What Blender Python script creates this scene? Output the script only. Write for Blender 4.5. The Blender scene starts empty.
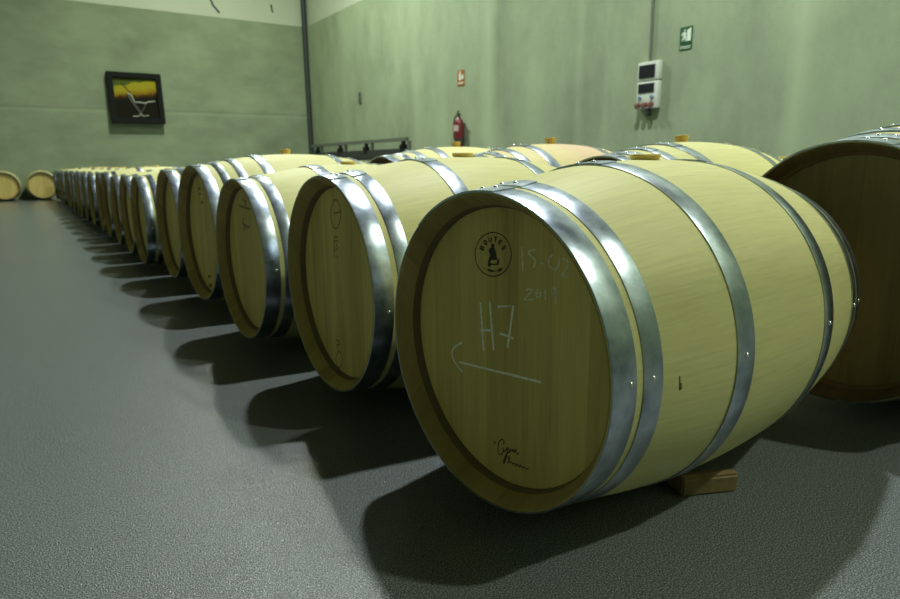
import bpy, bmesh, math, random
from mathutils import Vector, Matrix
S = bpy.context.scene
C = S.collection
PI = math.pi
random.seed(7)

# ------------------------------------------------------------------ helpers
def obj(name, bm, mat, parent=None, smooth=None, loc=(0, 0, 0)):
    me = bpy.data.meshes.new(name)
    bmesh.ops.recalc_face_normals(bm, faces=bm.faces[:])
    bm.to_mesh(me); bm.free()
    for m in (mat if isinstance(mat, (list, tuple)) else [mat]):
        me.materials.append(m)
    if smooth:
        me.shade_smooth()
        me.set_sharp_from_angle(angle=math.radians(smooth))
    o = bpy.data.objects.new(name, me); C.objects.link(o)
    o.location = loc
    if parent: o.parent = parent
    return o

def tag(o, label, cat, group=None):
    o['label'] = label; o['category'] = cat
    if group: o['group'] = group
    return o

def thing(name, label, cat, loc=(0, 0, 0), rotz=0, group=None):
    o = bpy.data.objects.new(name, None); C.objects.link(o)
    o.empty_display_size = 0.1
    o.location = loc; o.rotation_euler = (0, 0, rotz)
    return tag(o, label, cat, group)

def struct(name, bm, mat):
    o = obj(name, bm, mat); o['kind'] = 'structure'; return o

def box(bm, x0, x1, y0, y1, z0, z1, mi=0):
    v = [bm.verts.new((x, y, z)) for x in (x0, x1) for y in (y0, y1) for z in (z0, z1)]
    for f in ((0, 1, 3, 2), (4, 6, 7, 5), (0, 4, 5, 1), (2, 3, 7, 6), (0, 2, 6, 4), (1, 5, 7, 3)):
        bm.faces.new([v[i] for i in f]).material_index = mi

def bevbox(x0, x1, y0, y1, z0, z1, b=0.004, seg=2):
    bm = bmesh.new(); box(bm, x0, x1, y0, y1, z0, z1)
    bmesh.ops.bevel(bm, geom=bm.edges[:], offset=b, segments=seg, affect='EDGES', profile=0.6)
    return bm

def tube(bm, pts, r, seg=10, flat=None):
    """swept round tube through pts; flat=(axis, factor) squashes it along a world axis"""
    pts = [Vector(p) for p in pts]
    rings = []
    for i, p in enumerate(pts):
        d = (pts[min(i + 1, len(pts) - 1)] - pts[max(i - 1, 0)]).normalized()
        a = Vector((0, 0, 1)) if abs(d.z) < 0.9 else Vector((1, 0, 0))
        u = d.cross(a).normalized(); w = u.cross(d)
        ring = []
        for k in range(seg):
            o = r * (math.cos(2 * PI * k / seg) * u + math.sin(2 * PI * k / seg) * w)
            if flat: o[flat[0]] *= flat[1]
            ring.append(bm.verts.new(p + o))
        rings.append(ring)
    for a, b in zip(rings, rings[1:]):
        for k in range(seg):
            bm.faces.new((a[k], a[(k + 1) % seg], b[(k + 1) % seg], b[k]))
    bm.faces.new(rings[0]); bm.faces.new(rings[-1])

def lathe(bm, prof, axis='z', seg=32, closed=False, mis=None, cap=True):
    """prof: list of (position along axis, radius)"""
    rings = []
    for s, r in prof:
        ring = []
        for k in range(seg):
            t = 2 * PI * k / seg
            c, n = r * math.cos(t), r * math.sin(t)
            ring.append(bm.verts.new((c, n, s) if axis == 'z' else (s, c, n)))
        rings.append(ring)
    pairs = list(zip(rings, rings[1:])) + ([(rings[-1], rings[0])] if closed else [])
    for i, (a, b) in enumerate(pairs):
        for k in range(seg):
            f = bm.faces.new((a[k], a[(k + 1) % seg], b[(k + 1) % seg], b[k]))
            if mis: f.material_index = mis[i]
    if cap and not closed:
        for ring in (rings[0], rings[-1]): bm.faces.new(ring)

def poly(bm, pts, d, depth):
    """extruded polygon: pts 3D list, d direction vector, depth"""
    d = Vector(d) * depth
    a = [bm.verts.new(Vector(p)) for p in pts]; b = [bm.verts.new(Vector(p) + d) for p in pts]
    bm.faces.new(a); bm.faces.new(b)
    n = len(a)
    for i in range(n): bm.faces.new((a[i], a[(i + 1) % n], b[(i + 1) % n], b[i]))

# ------------------------------------------------------------------ materials
class NT:
    def __init__(s, name):
        s.m = bpy.data.materials.new(name); s.m.use_nodes = True
        s.t = s.m.node_tree; s.b = s.t.nodes['Principled BSDF']
        s.tc = s.t.nodes.new('ShaderNodeTexCoord')
    def n(s, ty, **kw):
        x = s.t.nodes.new(ty)
        for k, v in kw.items(): setattr(x, k, v)
        return x
    def L(s, a, b): s.t.links.new(a, b)
    def math(s, op, a, b=None):
        x = s.n('ShaderNodeMath', operation=op)
        for i, v in enumerate((a, b)):
            if v is None: continue
            if isinstance(v, (int, float)): x.inputs[i].default_value = v
            else: s.L(v, x.inputs[i])
        return x.outputs[0]
    def mapping(s, src, scale=(1, 1, 1), loc=(0, 0, 0)):
        x = s.n('ShaderNodeMapping'); x.inputs['Scale'].default_value = scale; x.inputs['Location'].default_value = loc
        s.L(src, x.inputs['Vector']); return x.outputs[0]
    def noise(s, vec, scale, detail=4, rough=0.55):
        x = s.n('ShaderNodeTexNoise'); x.inputs['Scale'].default_value = scale
        x.inputs['Detail'].default_value = detail; x.inputs['Roughness'].default_value = rough
        s.L(vec, x.inputs['Vector']); return x.outputs['Fac']
    def ramp(s, fac, stops):
        x = s.n('ShaderNodeValToRGB'); e = x.color_ramp.elements
        while len(e) < len(stops): e.new(0.5)
        for i, (p, c) in enumerate(stops):
            e[i].position = p; e[i].color = (*c, 1) if len(c) == 3 else c
        s.L(fac, x.inputs['Fac']); return x.outputs['Color']
    def mix(s, fac, a, b, mode='MIX'):
        x = s.n('ShaderNodeMix', data_type='RGBA', blend_type=mode)
        for i, v in ((0, fac), (6, a), (7, b)):
            if isinstance(v, (int, float)): x.inputs[i].default_value = v
            elif isinstance(v, tuple): x.inputs[i].default_value = (*v, 1)
            else: s.L(v, x.inputs[i])
        return x.outputs[2]
    def bump(s, h, strength=0.2, dist=0.002):
        x = s.n('ShaderNodeBump'); x.inputs['Strength'].default_value = strength; x.inputs['Distance'].default_value = dist
        s.L(h, x.inputs['Height']); s.L(x.outputs[0], s.b.inputs['Normal'])
    def col(s, c):
        if isinstance(c, tuple): s.b.inputs['Base Color'].default_value = (*c, 1)
        else: s.L(c, s.b.inputs['Base Color'])
    def set(s, **kw):
        for k, v in kw.items():
            i = s.b.inputs[k.replace('_', ' ')]
            if isinstance(v, (int, float)): i.default_value = v
            else: s.L(v, i)

def gray(v): return (v, v, v)

def plain(name, c, rough=0.5, metal=0.0, var=0.12, scale=30):
    n = NT(name)
    f = n.noise(n.tc.outputs['Object'], scale, 3)
    n.col(n.ramp(f, [(0.3, tuple(x * (1 - var) for x in c)), (0.7, tuple(min(1, x * (1 + var)) for x in c))]))
    n.set(Roughness=rough, Metallic=metal); return n.m

def oak_staves(name, base, stain=False):
    n = NT(name); o = n.tc.outputs['Object']
    sp = n.n('ShaderNodeSeparateXYZ'); n.L(o, sp.inputs[0])
    ang = n.math('ARCTAN2', sp.outputs[1], sp.outputs[2])
    st = n.math('MULTIPLY', ang, 30 / (2 * PI))
    info = n.n('ShaderNodeObjectInfo')
    idx = n.math('FLOOR', st)
    wn = n.n('ShaderNodeTexWhiteNoise', noise_dimensions='2D')
    cv = n.n('ShaderNodeCombineXYZ'); n.L(idx, cv.inputs[0]); n.L(n.math('MULTIPLY', info.outputs['Random'], 50.0), cv.inputs[1])
    n.L(cv.outputs[0], wn.inputs['Vector'])
    g = n.n('ShaderNodeCombineXYZ')            # grain space: long along the stave
    n.L(n.math('MULTIPLY', sp.outputs[0], 1.6), g.inputs[0]); n.L(n.math('MULTIPLY', ang, 9.0), g.inputs[1])
    n.L(n.math('ADD', n.math('MULTIPLY', wn.outputs['Value'], 40.0), n.math('MULTIPLY', info.outputs['Random'], 20.0)), g.inputs[2])
    f1 = n.noise(g.outputs[0], 5.0, 6, 0.65)
    f2 = n.noise(n.mapping(g.outputs[0], (3.0, 14.0, 1)), 3.0, 4)
    c = n.ramp(f1, [(0.25, tuple(x * 0.86 for x in base)), (0.55, base), (0.85, tuple(min(1, x * 1.08) for x in base))])
    c = n.mix(0.35, c, n.ramp(f2, [(0.3, gray(0.88)), (0.6, gray(1.0))]), 'MULTIPLY')
    c = n.mix(0.6, c, n.ramp(wn.outputs['Value'], [(0, (0.92, 0.925, 0.90)), (1, (1.0, 1.0, 1.0))]), 'MULTIPLY')
    tone = n.ramp(info.outputs['Random'], [(0, (0.94, 0.93, 0.90)), (0.5, (1, 1, 1)), (1, (0.98, 0.96, 0.94))])
    c = n.mix(1.0, c, tone, 'MULTIPLY')
    fr = n.math('FRACT', st)
    edge = n.math('MINIMUM', fr, n.math('SUBTRACT', 1.0, fr))
    seam = n.ramp(edge, [(0.0, gray(0.93)), (0.02, gray(1.0))])
    c = n.mix(1.0, c, seam, 'MULTIPLY')
    if stain:
        d = n.n('ShaderNodeVectorMath', operation='DISTANCE'); d.inputs[1].default_value = (0.10, -0.16, 0.32)
        n.L(o, d.inputs[0])
        w = n.math('ADD', d.outputs['Value'], n.math('MULTIPLY', n.noise(o, 7, 4), 0.22))
        c = n.mix(n.ramp(w, [(0.22, gray(0.7)), (0.36, gray(0.0))]), c, (0.58, 0.40, 0.29))
    n.col(c); n.set(Roughness=0.55); n.b.inputs['Specular IOR Level'].default_value = 0.3
    n.bump(f2, 0.12, 0.002); return n.m

def oak_head(name, base, plank=0.085):
    n = NT(name); o = n.tc.outputs['Object']
    sp = n.n('ShaderNodeSeparateXYZ'); n.L(o, sp.inputs[0])
    info = n.n('ShaderNodeObjectInfo')
    y = n.math('DIVIDE', n.math('ADD', sp.outputs[1], n.math('MULTIPLY', info.outputs['Random'], 0.05)), plank)
    wn = n.n('ShaderNodeTexWhiteNoise', noise_dimensions='2D')
    cv = n.n('ShaderNodeCombineXYZ'); n.L(n.math('FLOOR', y), cv.inputs[0]); n.L(n.math('MULTIPLY', info.outputs['Random'], 50.0), cv.inputs[1])
    n.L(cv.outputs[0], wn.inputs['Vector'])
    g = n.n('ShaderNodeCombineXYZ')
    n.L(n.math('MULTIPLY', sp.outputs[1], 9.0), g.inputs[0]); n.L(n.math('MULTIPLY', sp.outputs[2], 0.7), g.inputs[1])
    n.L(n.math('ADD', n.math('MULTIPLY', wn.outputs['Value'], 30.0), n.math('MULTIPLY', info.outputs['Random'], 20.0)), g.inputs[2])
    f1 = n.noise(g.outputs[0], 3.0, 5, 0.6)
    f2 = n.noise(n.mapping(g.outputs[0], (6, 1.5, 1)), 6.0, 4)
    c = n.ramp(f1, [(0.28, tuple(x * 0.72 for x in base)), (0.5, base), (0.8, tuple(x * 1.12 for x in base))])
    c = n.mix(0.4, c, n.ramp(f2, [(0.35, gray(0.74)), (0.62, gray(1.0))]), 'MULTIPLY')
    c = n.mix(0.8, c, n.ramp(wn.outputs['Value'], [(0, (0.74, 0.73, 0.70)), (1, (1, 1, 1))]), 'MULTIPLY')
    fr = n.math('FRACT', y); edge = n.math('MINIMUM', fr, n.math('SUBTRACT', 1.0, fr))
    c = n.mix(1.0, c, n.ramp(edge, [(0.0, gray(0.80)), (0.014, gray(1.0))]), 'MULTIPLY')
    n.col(c); n.set(Roughness=0.6); n.b.inputs['Specular IOR Level'].default_value = 0.25
    n.bump(f2, 0.12, 0.0015); return n.m

def galvanised(name):
    n = NT(name); o = n.tc.outputs['Object']
    f = n.noise(o, 16, 5, 0.65); f2 = n.noise(n.mapping(o, (60, 5, 5)), 8, 3)
    c = n.ramp(f, [(0.3, (0.24, 0.285, 0.35)), (0.52, (0.42, 0.48, 0.56)), (0.75, (0.62, 0.68, 0.76))])
    n.col(c); n.set(Metallic=1.0)
    r = n.math('MAXIMUM', n.math('ADD', n.math('MULTIPLY', f, 0.16), 0.225), 0.282)
    n.set(Roughness=r); n.bump(f2, 0.08, 0.001); return n.m

def concrete(name, c, horizontal=False):
    n = NT(name); o = n.tc.outputs['Object']
    big = n.noise(n.mapping(o, (0.5, 0.5, 0.8) if horizontal else (0.8, 0.7, 0.30)), 1.3, 5, 0.6)
    med = n.noise(n.mapping(o, (0.9, 0.9, 2.0) if horizontal else (1.6, 1.2, 0.9)), 2.2, 6, 0.7)
    fine = n.noise(o, 22, 4, 0.7)
    k = n.ramp(big, [(0.28, tuple(x * 0.74 for x in c)), (0.5, c), (0.74, tuple(x * 1.20 for x in c))])
    k = n.mix(0.55, k, n.ramp(med, [(0.3, gray(0.78)), (0.65, gray(1.0))]), 'MULTIPLY')
    k = n.mix(0.4, k, n.ramp(fine, [(0.3, gray(0.86)), (0.65, gray(1.0))]), 'MULTIPLY')
    sp = n.n('ShaderNodeSeparateXYZ'); n.L(o, sp.inputs[0])
    if horizontal:                              # one cast joint line with a paler lower lift
        z = sp.outputs[2]
        k = n.mix(n.ramp(z, [(0.0, gray(1)), (1.0, gray(1))]), k, k)
        j = n.math('ABSOLUTE', n.math('SUBTRACT', z, 2.10))
        k = n.mix(1.0, k, n.ramp(j, [(0.0, gray(0.80)), (0.035, gray(1.0))]), 'MULTIPLY')
        j2 = n.math('ABSOLUTE', n.math('SUBTRACT', z, 2.04))
        k = n.mix(n.ramp(j2, [(0.0, gray(0.35)), (0.06, gray(0.0))]), k, tuple(min(1, x * 1.3) for x in c))
    else:                                       # pale vertical bands where the cast panels meet
        y = sp.outputs[1]
        for yy, w, a in ((8.55, 0.28, 0.55), (2.95, 0.17, 0.5), (11.1, 0.3, 0.35), (6.3, 0.14, 0.28), (5.75, 0.1, 0.2), (14.6, 0.35, 0.25), (0.2, 0.2, 0.4)):
            wob = n.math('MULTIPLY', n.math('SUBTRACT', n.noise(n.mapping(o, (1, 1, 1.2)), 2.0, 3), 0.5), 0.12)
            d = n.math('ABSOLUTE', n.math('SUBTRACT', n.math('ADD', y, wob), yy))
            k = n.mix(n.ramp(d, [(0.0, gray(a)), (w, gray(0.0))]), k, tuple(min(1, x * 1.34) for x in c))
    n.col(k); n.set(Roughness=0.85); n.b.inputs['Specular IOR Level'].default_value = 0.2
    n.bump(fine, 0.15, 0.004); return n.m

def epoxy_floor():
    n = NT('grey_resin_floor'); o = n.tc.outputs['Object']
    f = n.noise(o, 370, 1, 0.5); g = n.noise(o, 150, 2, 0.6); big = n.noise(o, 0.7, 4)
    c = n.ramp(f, [(0.34, (0.058, 0.064, 0.065)), (0.52, (0.126, 0.137, 0.138)), (0.68, (0.27, 0.29, 0.29))])
    c = n.mix(0.5, c, n.ramp(big, [(0.3, gray(0.84)), (0.7, gray(1.0))]), 'MULTIPLY')
    c = n.mix(0.5, c, n.ramp(g, [(0.35, gray(0.72)), (0.62, gray(1.0))]), 'MULTIPLY')
    n.col(c); n.set(Roughness=0.21)
    n.b.inputs['Specular IOR Level'].default_value = 0.4
    n.bump(n.noise(o, 330, 1, 0.5), 1.0, 0.0012); return n.m

OAK = (0.625, 0.60, 0.275)
M_stave = oak_staves('pale_oak_staves', OAK)
M_stain = oak_staves('wine_stained_oak_staves', (0.66, 0.57, 0.28), True)
M_head = oak_head('oak_head_boards', (0.68, 0.54, 0.185))
M_head2 = oak_head('shaded_oak_head_boards', (0.20, 0.172, 0.078), 0.115)  # second-row front heads: the shadow they lie in is put into a darker colour
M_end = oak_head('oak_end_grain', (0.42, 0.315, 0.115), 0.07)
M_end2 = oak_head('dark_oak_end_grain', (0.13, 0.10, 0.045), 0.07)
M_croze = plain('dark_croze_oak', (0.16, 0.115, 0.06), 0.8)
M_hoop = galvanised('galvanised_hoop_steel')
M_rivet = plain('rivet_steel', (0.75, 0.78, 0.80), 0.25, 1.0)
M_bung = plain('amber_silicone_bung', (0.66, 0.50, 0.14), 0.45)
M_bung2 = plain('brown_silicone_bung', (0.55, 0.36, 0.07), 0.45)
M_chalk = plain('white_chalk', (0.80, 0.83, 0.70), 0.9, 0, 0.25, 160)
M_chalk_faint = plain('faint_chalk', (0.72, 0.71, 0.50), 0.9, 0, 0.25, 160)
M_ink = plain('black_brand_ink', (0.035, 0.03, 0.02), 0.8)
M_ink_faint = plain('faded_brand_ink', (0.19, 0.15, 0.055), 0.8)
M_red_ink = plain('red_brown_stain', (0.26, 0.09, 0.03), 0.8)
M_floor = epoxy_floor()
WC = (0.325, 0.39, 0.25)
M_wall_r = concrete('cast_concrete_vertical', WC)
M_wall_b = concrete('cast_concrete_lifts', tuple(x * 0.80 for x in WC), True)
M_upper = plain('pale_upper_wall_paint', (0.50, 0.545, 0.42), 0.8, 0, 0.03, 1.0)
M_ceil = plain('ceiling_paint', (0.10, 0.105, 0.10), 0.9, 0, 0.03, 1.0)
M_dark = plain('dark_painted_steel', (0.035, 0.04, 0.038), 0.5)
M_greymetal = plain('grey_painted_steel', (0.15, 0.165, 0.13), 0.5, 0.2)
M_black = plain('black_frame_wood', (0.008, 0.009, 0.008), 0.75)
M_black.node_tree.nodes['Principled BSDF'].inputs['Specular IOR Level'].default_value = 0.15
M_white = plain('white_plastic', (0.60, 0.64, 0.56), 0.45, 0, 0.03)
M_window = plain('dark_smoked_window', (0.02, 0.022, 0.026), 0.15)
M_blue = plain('blue_socket_plastic', (0.16, 0.25, 0.33), 0.4)
M_redsock = plain('red_socket_plastic', (0.13, 0.045, 0.03), 0.5)
M_red = plain('red_extinguisher_paint', (0.15, 0.014, 0.018), 0.35)
M_label = plain('pale_paper_label', (0.55, 0.42, 0.38), 0.6)
M_green = plain('green_sign', (0.02, 0.095, 0.035), 0.5, 0, 0.05)
M_signwhite = plain('white_sign_ink', (0.72, 0.80, 0.66), 0.5, 0, 0.03)
M_orange = plain('orange_red_sign', (0.34, 0.125, 0.03), 0.5, 0, 0.05)
M_conduit = plain('grey_conduit_plastic', (0.13, 0.145, 0.12), 0.5)
M_chock = plain('brown_wood_chock', (0.20, 0.145, 0.06), 0.8, 0, 0.3, 25)  # wood colour darkened to carry the shade beside the barrel

# ------------------------------------------------------------------ the room
XW, YW, XL, YF, ZC, ZS = 6.62, 17.0, -6.0, -7.0, 9.3, 4.5
bm = bmesh.new(); box(bm, XL - .2, XW + .2, YF - .2, YW + .2, -0.1, 0); struct('floor', bm, M_floor)
bm = bmesh.new(); box(bm, XL - .2, XW + .2, YF - .2, YW + .2, ZC, ZC + .1); struct('ceiling', bm, M_ceil)
bm = bmesh.new(); box(bm, XW, XW + .2, YF, YW, 0, ZS); box(bm, XW + .02, XW + .2, YF, YW, ZS, ZC, 1); struct('wall_right', bm, [M_wall_r, M_upper])
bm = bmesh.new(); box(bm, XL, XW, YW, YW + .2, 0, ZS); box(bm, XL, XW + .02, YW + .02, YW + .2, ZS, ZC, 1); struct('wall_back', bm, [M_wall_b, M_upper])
bm = bmesh.new(); box(bm, XL - .2, XL, YF, YW, 0, ZS); box(bm, XL - .2, XL - .02, YF, YW, ZS, ZC, 1); struct('wall_left', bm, [M_wall_r, M_upper])
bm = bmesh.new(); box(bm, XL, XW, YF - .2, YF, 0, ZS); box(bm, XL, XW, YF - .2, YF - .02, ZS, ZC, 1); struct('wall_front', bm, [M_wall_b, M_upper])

# ------------------------------------------------------------------ the barrel
BL, HB = 0.95, 0.475                       # length, half length
RB = 0.3505
def rad(s):
    u = min(abs(s - HB), HB)
    return RB - 0.32 * u ** 2.13 if u < 0.40 else RB - 0.32 * 0.40 ** 2.13 - (0.21 if s > HB else 0.092) * (u - 0.40)
HEAD = 0.050                               # how deep the head sits
def stave_mesh():
    prof = []; mi = []
    def lip(E): return [(HEAD + .026, E - .034), (HEAD - .002, E - .0265), (.033, E - .0235), (.0045, E - .0075), (.001, E - .0055), (0.0, E - .004), (.0006, E - .002), (.003, E)]
    p, p2 = lip(rad(.003)), lip(rad(BL - .003))
    N = 26
    mid = [(0.012 + (BL - .024) * i / N, rad(0.012 + (BL - .024) * i / N)) for i in range(N + 1)]
    prof = p + mid + [(BL - s, r) for s, r in reversed(p2)]
    k = len(p); n = len(prof)
    for i in range(n):
        j = min(i, n - 2 - i)
        mi.append(2 if j < 2 else (1 if j < k - 2 else 0))
    mi[-1] = 2
    bm = bmesh.new()
    lathe(bm, [(s - HB, r) for s, r in prof], 'x', 120, False, mi, cap=False)
    return bm

def head_mesh(side):
    bm = bmesh.new()
    s0 = HEAD - HB; E = rad(.003) if side < 0 else rad(BL - .003)
    lathe(bm, [(s0 + .022, E - .033), (s0 + .003, E - .0275), (s0, E - .0285), (s0, .13)], 'x', 96)
    if side > 0:
        for v in bm.verts: v.co.x = -v.co.x
    return bm

HOOPS = [(0.0012, 0.053), (0.0692, 0.1073), (0.2842, 0.332)]
HOOPS += [(BL - b, BL - a) for a, b in reversed(HOOPS)]
HOOPS2 = [(0.0012, 0.050), (0.078, 0.110), (0.150, 0.184), (0.260, 0.304)]      # the larger casks carry eight hoops
HOOPS2 += [(BL - b, BL - a) for a, b in reversed(HOOPS2)]
def hoop_mesh(a, b, th0):
    bm = bmesh.new(); T = 0.0024
    def band(t0, t1, lift, full, taper=0.0):
        n = 120 if full else 24
        rings = []
        for k in range(n if full else n + 1):
            t = t0 + (t1 - t0) * k / n
            rows = []
            for s, d in ((a, .0003), (a, T), (a + .0012, T + .0004), (b - .0012, T + .0004), (b, T), (b, .0003)):
                r = rad(s) + d + lift
                rows.append(bm.verts.new((s - HB, -r * math.sin(t), r * math.cos(t))))
            rings.append(rows)
        m = len(rings[0])
        prs = [(rings[i], rings[(i + 1) % n]) for i in range(n)] if full else list(zip(rings, rings[1:]))
        for p, q in prs:
            for k in range(m):
                bm.faces.new((p[k], p[(k + 1) % m], q[(k + 1) % m], q[k]))
        if not full: bm.faces.new(rings[0]); bm.faces.new(rings[-1])
    band(0, 2 * PI, 0, True)
    band(th0 - 0.62, th0 + 0.20, 0.0022, False)      # overlapped end of the strip
    return bm

def rivet_mesh():
    bm = bmesh.new(); lathe(bm, [(-.002, .0052), (.0008, .0052), (.0026, .0036), (.0033, .0012)], 'z', 10); return bm

def bung_mesh(r0, r1, h):
    bm = bmesh.new(); lathe(bm, [(-.008, r0 * .9), (0.0, r0), (h - .004, r1), (h - .001, r1 * .97), (h, r1 * .9)], 'z', 28); return bm

ME = {}
def shared(key, fn, mats, name, sm=30):
    if key not in ME:
        o = obj(name, fn(), mats, None, sm); ME[key] = o.data
        bpy.data.objects.remove(o)
    return ME[key]
def inst(name, me, parent, loc=(0, 0, 0), rot=(0, 0, 0)):
    o = bpy.data.objects.new(name, me); C.objects.link(o)
    o.parent = parent; o.location = loc; o.rotation_euler = rot
    return o

TILT = {'barrels of the front row0.0': math.radians(-0.25)}      # the nearest cask leans a touch forward on its chock
def make_barrel(label, group, x, y, k=1.0, yaw=0.0, stain=False, rivets=True, row=1, joins=None, rotz=None, eight=None, roll=0.0):
    """x, y: centre of the front head; the barrel lies with its axis along +X and rests on the floor"""
    if eight is None: eight = row == 2
    if rotz is None:
        root = thing('wine_barrel', label, 'barrel', (x + HB * k, y, 0), yaw, group)
    else:
        root = thing('wine_barrel', label, 'barrel', (x, y, 0), rotz, group)
    root.scale = (k, k, k)
    root.rotation_euler[1] = TILT.get(group + str(y), 0.0)
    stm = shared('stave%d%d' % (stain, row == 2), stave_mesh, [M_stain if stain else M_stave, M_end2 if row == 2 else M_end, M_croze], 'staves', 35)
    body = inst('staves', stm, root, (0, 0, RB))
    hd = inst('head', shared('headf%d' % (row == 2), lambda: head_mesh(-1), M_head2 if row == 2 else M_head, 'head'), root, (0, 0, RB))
    inst('head', shared('headb', lambda: head_mesh(1), M_head, 'head'), root, (0, 0, RB))
    rnd = random.Random(int(x * 991 + y * 7919))
    for i, (a, b) in enumerate(HOOPS2 if eight else HOOPS):
        me = shared('hoop%d_%d' % (eight, i), lambda: hoop_mesh(a, b, 0.0), M_hoop, 'hoop', 30)
        dr = rnd.uniform(-0.12, 0.12) if joins is None else joins
        h = inst('hoop', me, root, (0, 0, RB), (dr, 0, 0))
        if rivets:
            sm = (a + b) / 2 + (0.012 if i == 0 else 0); rr = rad(sm) + .0046
            slope = math.atan(0.5 * (sm - HB))
            for t in (-0.035, 0.085, 1.62):
                e = 0.0 if t < 0.2 else -0.0022
                r = inst('rivet', shared('rivet', rivet_mesh, M_rivet, 'rivet', 60), h, (sm - HB, -(rr + e) * math.sin(t), (rr + e) * math.cos(t)))
                r.rotation_euler = (t, -slope * -1, 0)
    tall = eight and y < 2.6
    inst('bung', shared('bung%d' % tall, (lambda: bung_mesh(.019, .026, .027)) if tall else (lambda: bung_mesh(.030, .034, .012)), M_bung2 if tall else M_bung, 'bung', 40), root,
         (0, RB * math.sin(roll), RB + RB * math.cos(roll)), (-roll, 0, 0))
    return root, hd

ORD = ['first', 'second', 'third', 'fourth', 'fifth', 'sixth', 'seventh', 'eighth', 'ninth', 'tenth', 'eleventh', 'twelfth', 'thirteenth',
       'fourteenth', 'fifteenth', 'sixteenth', 'seventeenth', 'eighteenth', 'nineteenth', 'twentieth', 'twenty-first', 'twenty-second', 'twenty-third', 'twenty-fourth']
FRONT = [  # x, y, scale, yaw
    (0.0, 0.0, 1.0, .0644), (.0137, .734, 1.024, -.0056), (-.024, 1.4765, .998, .0142), (.007, 2.313, 1.077, .0432), (.018, 3.062, 1.04, 0.01),
    (-.034, 3.785, .975, 0), (-.02, 4.475, .9735, 0.01), (-.0138, 5.165, .964, -.01), (-.007, 5.914, 1.0, 0.01), (.012, 6.65, .99, 0)]
yy = 7.385
while yy < 15.4:
    FRONT.append((random.uniform(-.02, .02), yy, random.uniform(.975, 1.0), random.uniform(-.02, .02))); yy += 0.722
look = {0: 'nearest oak wine barrel, head chalked with H7 and an arrow',
        1: 'oak barrel with small ring stamp and box stamp, just behind the H7 barrel',
        2: 'oak barrel with dark scrawl on its head, third in the front row',
        3: 'eight-hooped oak barrel with small red spots on its head, fourth in the front row'}
heads = []
for i, (x, y, k, yaw) in enumerate(FRONT):
    lab = look.get(i, 'pale oak wine barrel lying on the floor, %s from the camera in the front row' % ORD[i])
    r, hd = make_barrel(lab, 'barrels of the front row', x, y, k, yaw, rivets=i < 6, row=1, joins={0: -0.10, 1: 0.03}.get(i), eight=i == 3, roll=0.17 if i == 3 else 0.0)
    heads.append(hd)
KZ = 1.139
SECOND = [(1.0726, -.175, KZ, -.05), (1.085, .69, 1.10, 0), (1.07, 1.505, 1.125, .01), (1.075, 2.37, KZ, 0)]
look2 = {0: 'large oak barrel at the right edge, its dark plain head turned to the aisle',
         1: 'large pale barrel with brown bung, directly behind the H7 barrel',
         2: 'large barrel with pink wine stain round its brown bung'}
for i, (x, y, k, yaw) in enumerate(SECOND):
    lab = look2.get(i, 'large pale barrel last in the second row, nearest the metal rack')
    make_barrel(lab, 'barrels of the second row', x, y, k, yaw, stain=i == 2, row=2, roll=.12 if i == 1 else .03)
make_barrel('oak barrel in the third row, its bung peeping between two large barrels', 'barrels of the third row', 2.425, 1.0, 1.0, 0, rivets=False)
for i, (x, lab) in enumerate([(-.22, 'small far oak barrel against the back wall, head facing us, next to the row end'),
                              (-.93, 'small far oak barrel against the back wall, cut by the left picture edge')]):
    make_barrel(lab, 'barrels along the back wall', x, 16.375, 0.94, rivets=False, rotz=PI / 2)

# ---- writing and stamps on the heads (children of the head; head plane at local x = HEAD - HB)
CAMP = Vector((-.678508, -.931326, .697998))
HX = HEAD - HB
def px_head(i, px, py):
    """a mark measured on the photograph, laid on the face of front-row head i (returns head-local y, z)"""
    x, y, k, yaw = FRONT[i]
    rt = Vector((.82755863, -.56125355, -.01188105)); up = Vector((.12861335, .16895208, .97719691)); f = Vector((.54644791, .8102158, -.21200246))
    d = f + rt * (px - 450) / 627.604 - up * (py - 299.5) / 627.604
    Mx = Matrix.Translation((x + HB * k, y, 0)) @ Matrix.Rotation(yaw, 4, 'Z') @ Matrix.Rotation(math.radians(-0.25) if i == 0 else 0, 4, 'Y') @ Matrix.Scale(k, 4) @ Matrix.Translation((0, 0, RB))
    Mi = Mx.inverted(); o = Mi @ CAMP; dd = Mi.to_3x3() @ d
    t = (HX - o.x) / dd.x; p = o + dd * t
    return (p.y, p.z)
def smooth_pts(pts, n=4):
    if len(pts) < 3: return pts
    P = [pts[0]] + list(pts) + [pts[-1]]; out = []
    for i in range(1, len(P) - 2):
        for k in range(n):
            t = k / n; a, b, c, d = P[i - 1], P[i], P[i + 1], P[i + 2]
            out.append(tuple(0.5 * ((2 * b[j]) + (-a[j] + c[j]) * t + (2 * a[j] - 5 * b[j] + 4 * c[j] - d[j]) * t * t + (-a[j] + 3 * b[j] - 3 * c[j] + d[j]) * t ** 3) for j in (0, 1)))
    out.append(pts[-1]); return out
def strokes(name, i, lines, r, mat, org=(0, 0), sc=1.0, curved=True, label=None):
    bm = bmesh.new()
    for ln in lines:
        q = [(org[0] + a / sc, org[1] + b / sc) for a, b in ln]
        if curved: q = smooth_pts(q)
        tube(bm, [(HX - .0002, *px_head(i, *p)) for p in q], r, 6, (0, 0.15))
    o = obj(name, bm, mat, heads[i], 40)
    if label: o['label'] = label
    return o
strokes('chalk_letters', 0, [[(243, 75), (262, 365)], [(298, 70), (322, 362)], [(243, 243), (315, 240)], [(355, 258), (440, 290)]], .0026, M_chalk, (440, 290), 5.99, False)
strokes('chalk_letters', 0, [[(345, 100), (440, 95), (405, 345)]], .0029, M_chalk, (440, 290), 5.99, False)
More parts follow.
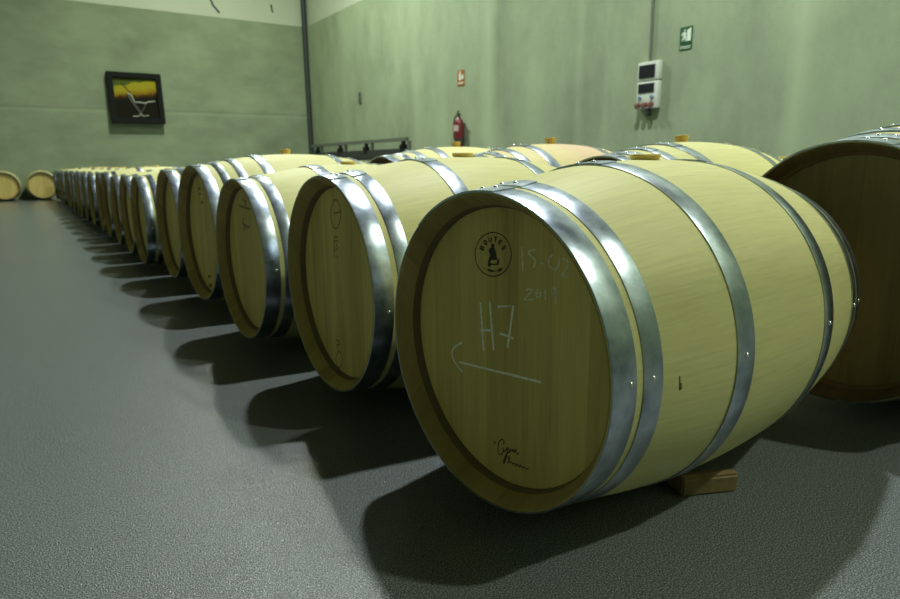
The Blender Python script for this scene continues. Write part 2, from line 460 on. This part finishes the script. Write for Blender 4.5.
strokes('chalk_arrow', 0, [[(605, 552), (118, 432)], [(130, 315), (85, 345), (72, 385), (95, 440), (135, 490)]], .0027, M_chalk, (440, 290), 5.99)
strokes('chalk_date', 0, [[(135, 95), (144, 290)], [(240, 118), (200, 128), (190, 150), (215, 172), (243, 205), (230, 260)], [(285, 222), (315, 232)],
     [(385, 155), (350, 195), (360, 255), (400, 275), (430, 240), (435, 190)], [(460, 188), (495, 198), (503, 240), (480, 290), (452, 325), (495, 332)]], .0020, M_chalk_faint, (505, 235), 7.9875)
strokes('chalk_date', 0, [[(165, 440), (205, 432), (210, 455), (155, 512), (230, 515)], [(265, 430), (245, 470), (258, 497), (285, 485), (280, 458), (252, 472)],
     [(322, 425), (325, 520)], [(402, 470), (380, 468), (375, 440), (400, 425), (405, 470), (405, 550)]], .0018, M_chalk_faint, (505, 235), 7.9875)
# round stamp: ring, arched word, kneeling cooper at a cask
def ell(cx, cy, rx, ry, a0=0, a1=360, n=40): return [(cx + rx * math.cos(math.radians(a0 + (a1 - a0) * t / n)), cy + ry * math.sin(math.radians(a0 + (a1 - a0) * t / n))) for t in range(n + 1)]
strokes('stamp_ring', 0, [ell(282, 293, 181, 219)], .0013, M_ink, (465, 225), 9.983, False)
LET = {'B': [[(0, 0), (0, 2), (.8, 1.9), (.9, 1.3), (.1, 1.05), (1, .8), (.9, .1), (0, 0)]], 'O': [[(.5, 0), (0, .6), (0, 1.4), (.5, 2), (1, 1.4), (1, .6), (.5, 0)]],
       'U': [[(0, 2), (0, .5), (.5, 0), (1, .5), (1, 2)]], 'T': [[(0, 2), (1, 2)], [(.5, 2), (.5, 0)]], 'E': [[(1, 0), (0, 0), (0, 2), (1, 2)], [(0, 1), (.8, 1)]],
       'S': [[(1, 1.7), (.5, 2), (0, 1.6), (.2, 1.15), (.8, .9), (1, .4), (.5, 0), (0, .3)]]}
wl = []
for j, ch in enumerate('BOUTES'):
    a = math.radians(-90 + (j - 2.5) * 26); ca, sa = math.cos(a), math.sin(a)
    for ln in LET[ch]:
        q = []
        for u, w in ln:
            du, dw = (u - .5) * 28, (w - 1) * 22
            X = ca * (140 + dw) - sa * du; Y = sa * (140 + dw) + ca * du
            q.append((278 + X * .85, 290 + Y * 1.06))
        wl.append(q)
strokes('stamp_lettering', 0, wl, .0019, M_ink, (465, 225), 9.983, False)
wl = []
for j in range(9):
    a = math.radians(125 - j * 8.5); X, Y = math.cos(a), math.sin(a)
    wl.append([(282 + 140 * X, 285 + 172 * Y), (282 + 146 * X + (6 if j % 2 else -4), 285 + 188 * Y)])
strokes('stamp_lettering', 0, wl, .0010, M_ink, (465, 225), 9.983, False)
def blob(name, i, polys, mat, org, sc):
    bm = bmesh.new()
    for pl in polys:
        q = smooth_pts([(org[0] + a / sc, org[1] + b / sc) for a, b in pl + pl[:1]], 3)[:-1]
        poly(bm, [(HX + .0005, *px_head(i, *p)) for p in q], (-1, 0, 0), .0009)
    return obj(name, bm, mat, heads[i])
blob('stamp_figure', 0, [[(262, 195), (282, 185), (296, 205), (285, 228), (264, 222)],
     [(268, 220), (290, 225), (308, 270), (318, 325), (330, 345), (290, 348), (246, 350), (238, 330), (252, 300), (236, 262), (246, 236)],
     [(236, 345), (262, 348), (252, 372), (270, 385), (320, 380), (322, 352), (342, 350), (335, 395), (300, 400), (262, 400), (246, 418), (228, 405)],
     [(225, 435), (265, 446), (300, 462), (262, 468), (235, 455)], [(325, 455), (345, 432), (378, 428), (360, 455), (335, 468)]], M_ink, (465, 225), 9.983)
# flowing script near the foot of the head
strokes('script_stamp', 0, [[(255, 215), (262, 175), (240, 155), (208, 185), (196, 250), (205, 310), (238, 318), (258, 268)],
     [(250, 245), (262, 290), (290, 262), (300, 245), (290, 330), (268, 405), (256, 412), (275, 340), (318, 290)],
     [(310, 245), (322, 300), (338, 262), (350, 285), (362, 262), (372, 300), (390, 265), (396, 305), (425, 310)], [(150, 205), (178, 180)],
     [(318, 330), (322, 372), (300, 420)], [(288, 345), (322, 372), (312, 395), (345, 415)],
     [(345, 400), (360, 425), (378, 415), (390, 445), (408, 425), (425, 455), (445, 435), (460, 465), (485, 455), (500, 482), (528, 470)]], .0014, M_ink, (480, 425), 10.88)
# a small dark knot streak in the stave on the near side
def px_body(i, px, py):
    x, y, k, yaw = FRONT[i]
    rt = Vector((.82755863, -.56125355, -.01188105)); up = Vector((.12861335, .16895208, .97719691)); f = Vector((.54644791, .8102158, -.21200246))
    d = f + rt * (px - 450) / 627.604 - up * (py - 299.5) / 627.604
    Mi = (Matrix.Translation((x + HB * k, y, 0)) @ Matrix.Rotation(yaw, 4, 'Z') @ Matrix.Scale(k, 4) @ Matrix.Translation((0, 0, RB))).inverted()
    o = Mi @ CAMP; dd = Mi.to_3x3() @ d; t = 0.3
    while t < 4:
        p = o + dd * t
        if abs(p.x) < HB and math.hypot(p.y, p.z) < rad(p.x + HB) + .0003: return p
        t += .0005
    return None
stv = [c for c in heads[0].parent.children if c.name.startswith('staves')][0]
bm = bmesh.new()
for px, py, hh, ww in ((680.5, 382, 7, .0011), (681.5, 385, 3, .0017)):
    q = [px_body(0, px, py + hh * (n / 4 - 1)) for n in range(9)]
    tube(bm, [p for p in q if p], ww, 6)
obj('knot_streak', bm, M_ink_faint, stv, 40)
# second barrel: oval stamp, box stamp, ring and letter
strokes('stamp_ring', 1, [ell(138, 228, 32, 96), [(125, 222), (176, 210)]], .0022, M_ink_faint, (315, 180), 6.66, False)
strokes('stamp_box', 1, [[(128, 380), (128, 515), (156, 512)], [(125, 378), (152, 380)], [(130, 410), (155, 400), (140, 440), (158, 450), (135, 470)]], .0020, M_ink_faint, (315, 180), 6.66, False)
strokes('ink_mark', 1, [ell(192, 345, 32, 80)], .0022, M_ink_faint, (320, 325), 9.98, False)
strokes('ink_mark', 1, [[(165, 145), (190, 165), (200, 195), (168, 200), (185, 235)]], .0028, M_ink_faint, (320, 325), 9.98, False)
strokes('ink_scrawl', 2, [[(120, 220), (165, 235), (215, 250)], [(150, 165), (178, 190), (172, 235)]], .0045, M_ink_faint, (225, 180), 8.56)
strokes('ink_scrawl', 2, [[(160, 320), (150, 370), (175, 390), (160, 430)], [(170, 385), (212, 412)]], .0042, M_ink_faint, (225, 180), 8.56)
dots = []
for (a, b, rr) in ((67, 85, 5), (70, 110, 4), (78, 150, 5), (112, 490, 6), (117, 532, 8)):
    dots.append(ell(a, b, rr, rr * 1.4, 0, 324, 9))
blob('red_spot', 3, dots, M_red_ink, (185, 170), 4.6)

# ------------------------------------------------------------------ chock
bm = bmesh.new()
poly(bm, [(-.065, -.03, 0), (-.065, .045, 0), (-.065, .04, .018), (-.065, .0, .038), (-.065, -.024, .048), (-.065, -.032, .040)], (1, 0, 0), .13)
bmesh.ops.bevel(bm, geom=bm.edges[:], offset=.004, segments=2, affect='EDGES')
ck = obj('wooden_chock', bm, M_chock, None, 40, (.472, -.199, 0))
ck.rotation_euler = (0, 0, math.radians(-24))
tag(ck, 'rough brown wooden chock wedged under the nearest barrel', 'chock')

# ------------------------------------------------------------------ things on the walls
# picture
pc = thing('framed_picture', 'black framed yellow and dark painting hanging on the back wall', 'picture', (2.03, YW - .03, 2.36))
pc.rotation_euler = (math.radians(-3.5), 0, 0)
w, h, d, fw = .605, .60, .15, .12
pc.location = (2.03, YW - .045, 2.36)
bm = bmesh.new()
box(bm, -w, w, -d, 0, h - fw, h); box(bm, -w, w, -d, 0, -h, -h + fw); box(bm, -w, -w + fw, -d, 0, -h + fw, h - fw); box(bm, w - fw, w, -d, 0, -h + fw, h - fw)
obj('frame', bm, M_black, pc)
n = NT('painted_canvas'); sp = n.n('ShaderNodeSeparateXYZ'); n.L(n.tc.outputs['Object'], sp.inputs[0])
zz = n.math('ADD', sp.outputs[2], n.math('MULTIPLY', n.math('SUBTRACT', n.noise(n.tc.outputs['Object'], 4, 4), .5), .22))
zz = n.math('ADD', zz, n.math('MULTIPLY', sp.outputs[0], -0.16))
sky = n.ramp(n.math('ADD', n.math('MULTIPLY', zz, 1.0), .5), [(0.50, (.018, .016, .010)), (.565, (.10, .045, .01)), (.61, (.40, .25, .015)), (.70, (.52, .42, .03)), (.84, (.50, .46, .03)), (.865, (.15, .18, .03)), (1, (.10, .13, .02))])
n.col(n.mix(1.0, sky, (0.6, 0.6, 0.6), 'MULTIPLY')); n.set(Roughness=.8); n.b.inputs['Specular IOR Level'].default_value = 0.1
bm = bmesh.new(); box(bm, -w + fw, w - fw, -d + .07, -.01, -h + fw, h - fw); obj('canvas', bm, n.m, pc)
def pstroke(name, pts, r, mat):
    bm = bmesh.new(); tube(bm, [(a, -d + .069, b) for a, b in smooth_pts(pts)], r, 6, (1, .2)); obj(name, bm, mat, pc, 40)
M_splash = plain('pale_brush_stroke', (.42, .45, .36), .5)
pstroke('brush_stroke', [(-.29, .34), (-.16, .17), (-.10, .13)], .013, M_black)
pstroke('brush_stroke', [(-.19, .12), (-.12, .09), (-.06, -.06), (-.02, -.09), (.08, -.09), (.18, -.11), (.28, -.07), (.42, -.06)], .011, M_splash)
M_stem = plain('grey_green_brush_stroke', (.06, .065, .045), .8)
pstroke('brush_stroke', [(-.19, .10), (-.08, -.12), (.02, -.28), (.06, -.36)], .026, M_stem)
pstroke('brush_stroke', [(.20, -.12), (.14, -.24), (.07, -.34)], .012, M_stem)
pstroke('brush_stroke', [(-.12, -.43), (.02, -.42), (.06, -.34), (.10, -.42), (.24, -.40)], .010, M_splash)

# corner down-pipe
t = thing('drain_pipe', 'dark vertical drain pipe in the far room corner', 'pipe', (6.545, 16.92, 0))
bm = bmesh.new(); lathe(bm, [(0, .07), (ZC, .07)], 'z', 20); obj('pipe', bm, M_dark, t, 40)
for z in (1.2, 3.0, 4.8, 6.4):
    bm = bmesh.new(); lathe(bm, [(z - .03, .073), (z + .03, .073)], 'z', 20); box(bm, .05, .075, -.02, .02, z - .02, z + .02); obj('pipe_clip', bm, M_dark, t, 40)

# low rack along the right wall
RX = 6.2
t = thing('metal_rack', 'low dark metal rack with clamps along the right wall by the corner', 'rack', (RX, 13.2, 0))
y0, y1 = -2.40, 2.75
bm = bmesh.new(); box(bm, -.04, .04, y0, y1, 1.17, 1.245); obj('top_rail', bm, M_greymetal, t)
bm = bmesh.new(); box(bm, -.06, .06, y0 + .2, y1, .84, 1.02); obj('lower_beam', bm, M_dark, t)
bm = bmesh.new(); box(bm, -.05, .30, y0 + .2, y1, .80, .86); obj('shelf', bm, M_dark, t)
for yq in (-2.48, -.80, .63, 2.14):
    bm = bmesh.new(); box(bm, -.03, .03, yq - .035, yq + .035, 0, 1.17); obj('post', bm, M_greymetal, t)
for yq in (-2.3, -.58, .86, 2.3):
    bm = bmesh.new(); box(bm, -.09, .0, yq - .09, yq + .09, 1.0, 1.10); box(bm, -.06, -.01, yq - .05, yq + .05, 1.10, 1.17); obj('clamp', bm, M_black, t)

# extinguisher
t = thing('fire_extinguisher', 'red fire extinguisher hung on the right wall', 'fire extinguisher', (XW - .12, 9.33, 1.0))
bm = bmesh.new(); lathe(bm, [(0, .07), (.01, .092), (.05, .098), (.44, .098), (.50, .08), (.54, .04), (.565, .028)], 'z', 28); obj('cylinder', bm, M_red, t, 40)
bm = bmesh.new(); lathe(bm, [(0.06, .0985), (.16, .0985)], 'z', 28, cap=False); obj('base_band', bm, M_dark, t, 40)
bm = bmesh.new(); lathe(bm, [(.56, .03), (.60, .03), (.605, .02)], 'z', 16); box(bm, -.05, .03, -.012, .012, .60, .63); obj('valve', bm, M_dark, t, 40)
bm = bmesh.new(); tube(bm, [(-.02, 0, .62), (-.05, -.04, .66), (-.06, -.09, .665)], .014, 8); obj('handle', bm, M_dark, t, 40)
bm = bmesh.new(); tube(bm, [(-.03, .03, .59), (-.04, .09, .56), (-.03, .128, .45), (-.03, .132, .25), (-.03, .122, .16)], .014, 8); obj('hose', bm, M_dark, t, 40)
bm = bmesh.new()
for k in range(8):
    pass
lab = [(-.0995 * math.cos(a), -.0995 * math.sin(a)) for a in [math.radians(-50 + 10 * q) for q in range(11)]]
va = [bm.verts.new((x, y, .30)) for x, y in lab]; vb = [bm.verts.new((x, y, .41)) for x, y in lab]
for q in range(10): bm.faces.new((va[q], va[q + 1], vb[q + 1], vb[q]))
obj('paper_label', bm, M_label, t, 40)
bm = bmesh.new(); box(bm, .05, .121, -.03, .03, .38, .46); obj('wall_bracket', bm, M_dark, t)

def sign_x(name, label, y0, y1, z0, z1, mat):
    t = thing(name, label, 'sign', (XW - .005, (y0 + y1) / 2, (z0 + z1) / 2))
    a, b = (y1 - y0) / 2, (z1 - z0) / 2
    bm = bmesh.new(); box(bm, -.004, .004, -a, a, -b, b); obj('panel', bm, mat, t)
    return t, a, b
def flat(bm, pts, a, b):       # u: 0 left .. 1 right as seen from the room, v: 0 bottom .. 1 top
    poly(bm, [(-.0041, a - 2 * a * u, -b + 2 * b * v) for u, v in pts], (-1, 0, 0), .0015)
t, a, b = sign_x('emergency_exit_sign', 'green emergency exit sign with white pictogram, high on the right wall', 4.335, 4.518, 2.165, 2.36, M_green)
bm = bmesh.new()
flat(bm, [(.58, .10), (.58, .78), (.90, .90), (.90, .10)], a, b); obj('door_pictogram', bm, M_signwhite, t)
bm = bmesh.new()
flat(bm, [(.32, .78), (.40, .86), (.46, .78), (.39, .70)], a, b)
flat(bm, [(.30, .68), (.50, .66), (.50, .40), (.56, .12), (.46, .12), (.40, .36), (.26, .14), (.16, .18), (.30, .42)], a, b)
flat(bm, [(.12, .46), (.20, .66), (.30, .68), (.28, .60), (.20, .44)], a, b)
obj('running_figure_pictogram', bm, M_signwhite, t)
bm = bmesh.new(); box(bm, -.004, .004, -a, a, -b - .078, -b - .012); obj('caption_plate', bm, M_green, t)
bm = bmesh.new()
for v0 in (-.235, -.335):
    for k in range(6):
        u = .08 + k * .145; flat(bm, [(u, v0), (u + .10, v0), (u + .10, v0 + .05), (u, v0 + .05)], a, b)
obj('caption_lettering', bm, M_signwhite, t)
t, a, b = sign_x('fire_extinguisher_sign', 'small orange red sign with pale pictogram above the fire extinguisher', 9.30, 9.52, 2.155, 2.435, M_orange)
bm = bmesh.new()
flat(bm, [(.22, .36), (.22, .76), (.30, .84), (.40, .84), (.48, .76), (.48, .36)], a, b)
flat(bm, [(.30, .86), (.30, .93), (.55, .93), (.55, .89), (.38, .89), (.38, .86)], a, b)
flat(bm, [(.62, .40), (.58, .58), (.64, .72), (.70, .60), (.80, .78), (.86, .56), (.80, .38)], a, b)
obj('pictogram', bm, M_signwhite, t)
bm = bmesh.new()
for k in range(5):
    u = .14 + k * .15; flat(bm, [(u, .12), (u + .10, .12), (u + .10, .22), (u, .22)], a, b)
obj('caption_lettering', bm, M_signwhite, t)

# socket box with conduit
t = thing('power_socket_box', 'white power socket box with dark windows and red sockets on the right wall', 'socket box', (XW, 4.94, 1.378))
def part(name, bm, mat): return obj(name, bm, mat, t, 40)
part('upper_casing', bevbox(-.075, 0, -.175, .175, .385, .625, .012), M_white)
part('lower_casing', bevbox(-.075, 0, -.175, .175, .02, .372, .012), M_white)
part('upper_window', bevbox(-.085, -.07, -.115, .15, .415, .585, .006), M_window)
part('lower_window', bevbox(-.085, -.07, -.115, .15, .225, .345, .006), M_window)
for yq in (-.09, .115):
    bm = bmesh.new(); lathe(bm, [(-.072, .026), (-.094, .026), (-.104, .020)], 'x', 16)
    for v in bm.verts: v.co.y += yq; v.co.z += .165
    part('blue_socket', bm, M_blue)
for yq in (-.09, .015, .125):
    bm = bmesh.new(); lathe(bm, [(-.072, .030), (-.10, .034), (-.125, .040), (-.13, .034)], 'x', 18)
    for v in bm.verts: v.co.y += yq; v.co.z += .075 - .35 * (abs(v.co.x) - .072)
    part('red_socket', bm, M_redsock)
bm = bmesh.new(); tube(bm, [(-.04, 0, .02), (-.04, -.01, -.04), (-.03, -.02, -.08)], .025, 10); part('cable_gland', bm, M_dark)
bm = bmesh.new(); tube(bm, [(XW - .022, 4.96, 2.006), (XW - .022, 4.96, 9.295)], .02, 12)
tag(obj('conduit_pipe', bm, M_conduit, None, 40), 'thin grey conduit running up the right wall from the socket box', 'conduit')
# switch
t = thing('junction_box', 'tiny grey junction box on the right wall above the metal rack', 'junction box', (XW, 13.74, 2.32))
part('casing', bevbox(-.03, 0, -.055, .055, -.13, .13, .008), M_conduit)
for zq in (-.06, .06):
    part('switch_plate', bevbox(-.036, -.025, -.03, .03, zq - .04, zq + .04, .004), M_dark)
# cable ends on the upper back wall
for pts, lab in (([(4.05, 4.95), (4.12, 4.78), (4.26, 4.62)], 'short dark cable end on the pale upper back wall'),
                 ([(5.66, 4.98), (5.68, 4.84), (5.69, 4.80)], 'tiny dark cable stub on the upper back wall nearest the pipe')):
    bm = bmesh.new(); tube(bm, [(a, YW + .01, b) for a, b in pts], .022, 8)
    tag(obj('cable', bm, M_dark, None, 40), lab, 'cable')

# ------------------------------------------------------------------ light
def lamp(x, y, e, LC, z=8.5, r=0.17):
    l = bpy.data.lights.new('ceiling_lamp_light', 'AREA'); l.shape = 'DISK'; l.size = 2 * r; l.spread = math.radians(150); l.energy = e; l.color = LC
    o = bpy.data.objects.new('ceiling_lamp_light', l); C.objects.link(o); o.location = (x, y, z)
COOL, GREENISH = (0.92, 1.0, 0.95), (0.88, 1.0, 0.50)
lamp(3.25, 2.9, 550, COOL)
lamp(3.3, 11.1, 520, COOL)
lamp(3.4, 12.6, 120, GREENISH)
lamp(4.5, -4.7, 370, (0.92, 1.0, 0.80))
W = bpy.data.worlds.new('world'); S.world = W; W.use_nodes = True
W.node_tree.nodes['Background'].inputs[0].default_value = (0.05, 0.055, 0.05, 1)
W.node_tree.nodes['Background'].inputs[1].default_value = 0.3

# ------------------------------------------------------------------ camera
cam = bpy.data.cameras.new('camera'); co = bpy.data.objects.new('camera', cam); C.objects.link(co)
rt = Vector((.82755863, -.56125355, -.01188105)); up = Vector((.12861335, .16895208, .97719691)); f = Vector((.54644791, .8102158, -.21200246))
m = Matrix((rt, up, -f)).transposed().to_4x4(); m.translation = CAMP
co.matrix_world = m
cam.sensor_fit = 'HORIZONTAL'; cam.sensor_width = 36; cam.lens = 627.604 / 900 * 36
cam.clip_start = 0.02; cam.clip_end = 100
cam.dof.use_dof = True; cam.dof.focus_distance = 1.2; cam.dof.aperture_fstop = 5.6
S.camera = co
S.view_settings.view_transform = 'Standard'; S.view_settings.look = 'None'
S.view_settings.exposure = 0.15; S.view_settings.gamma = 1.0; S.view_settings.use_curve_mapping = False
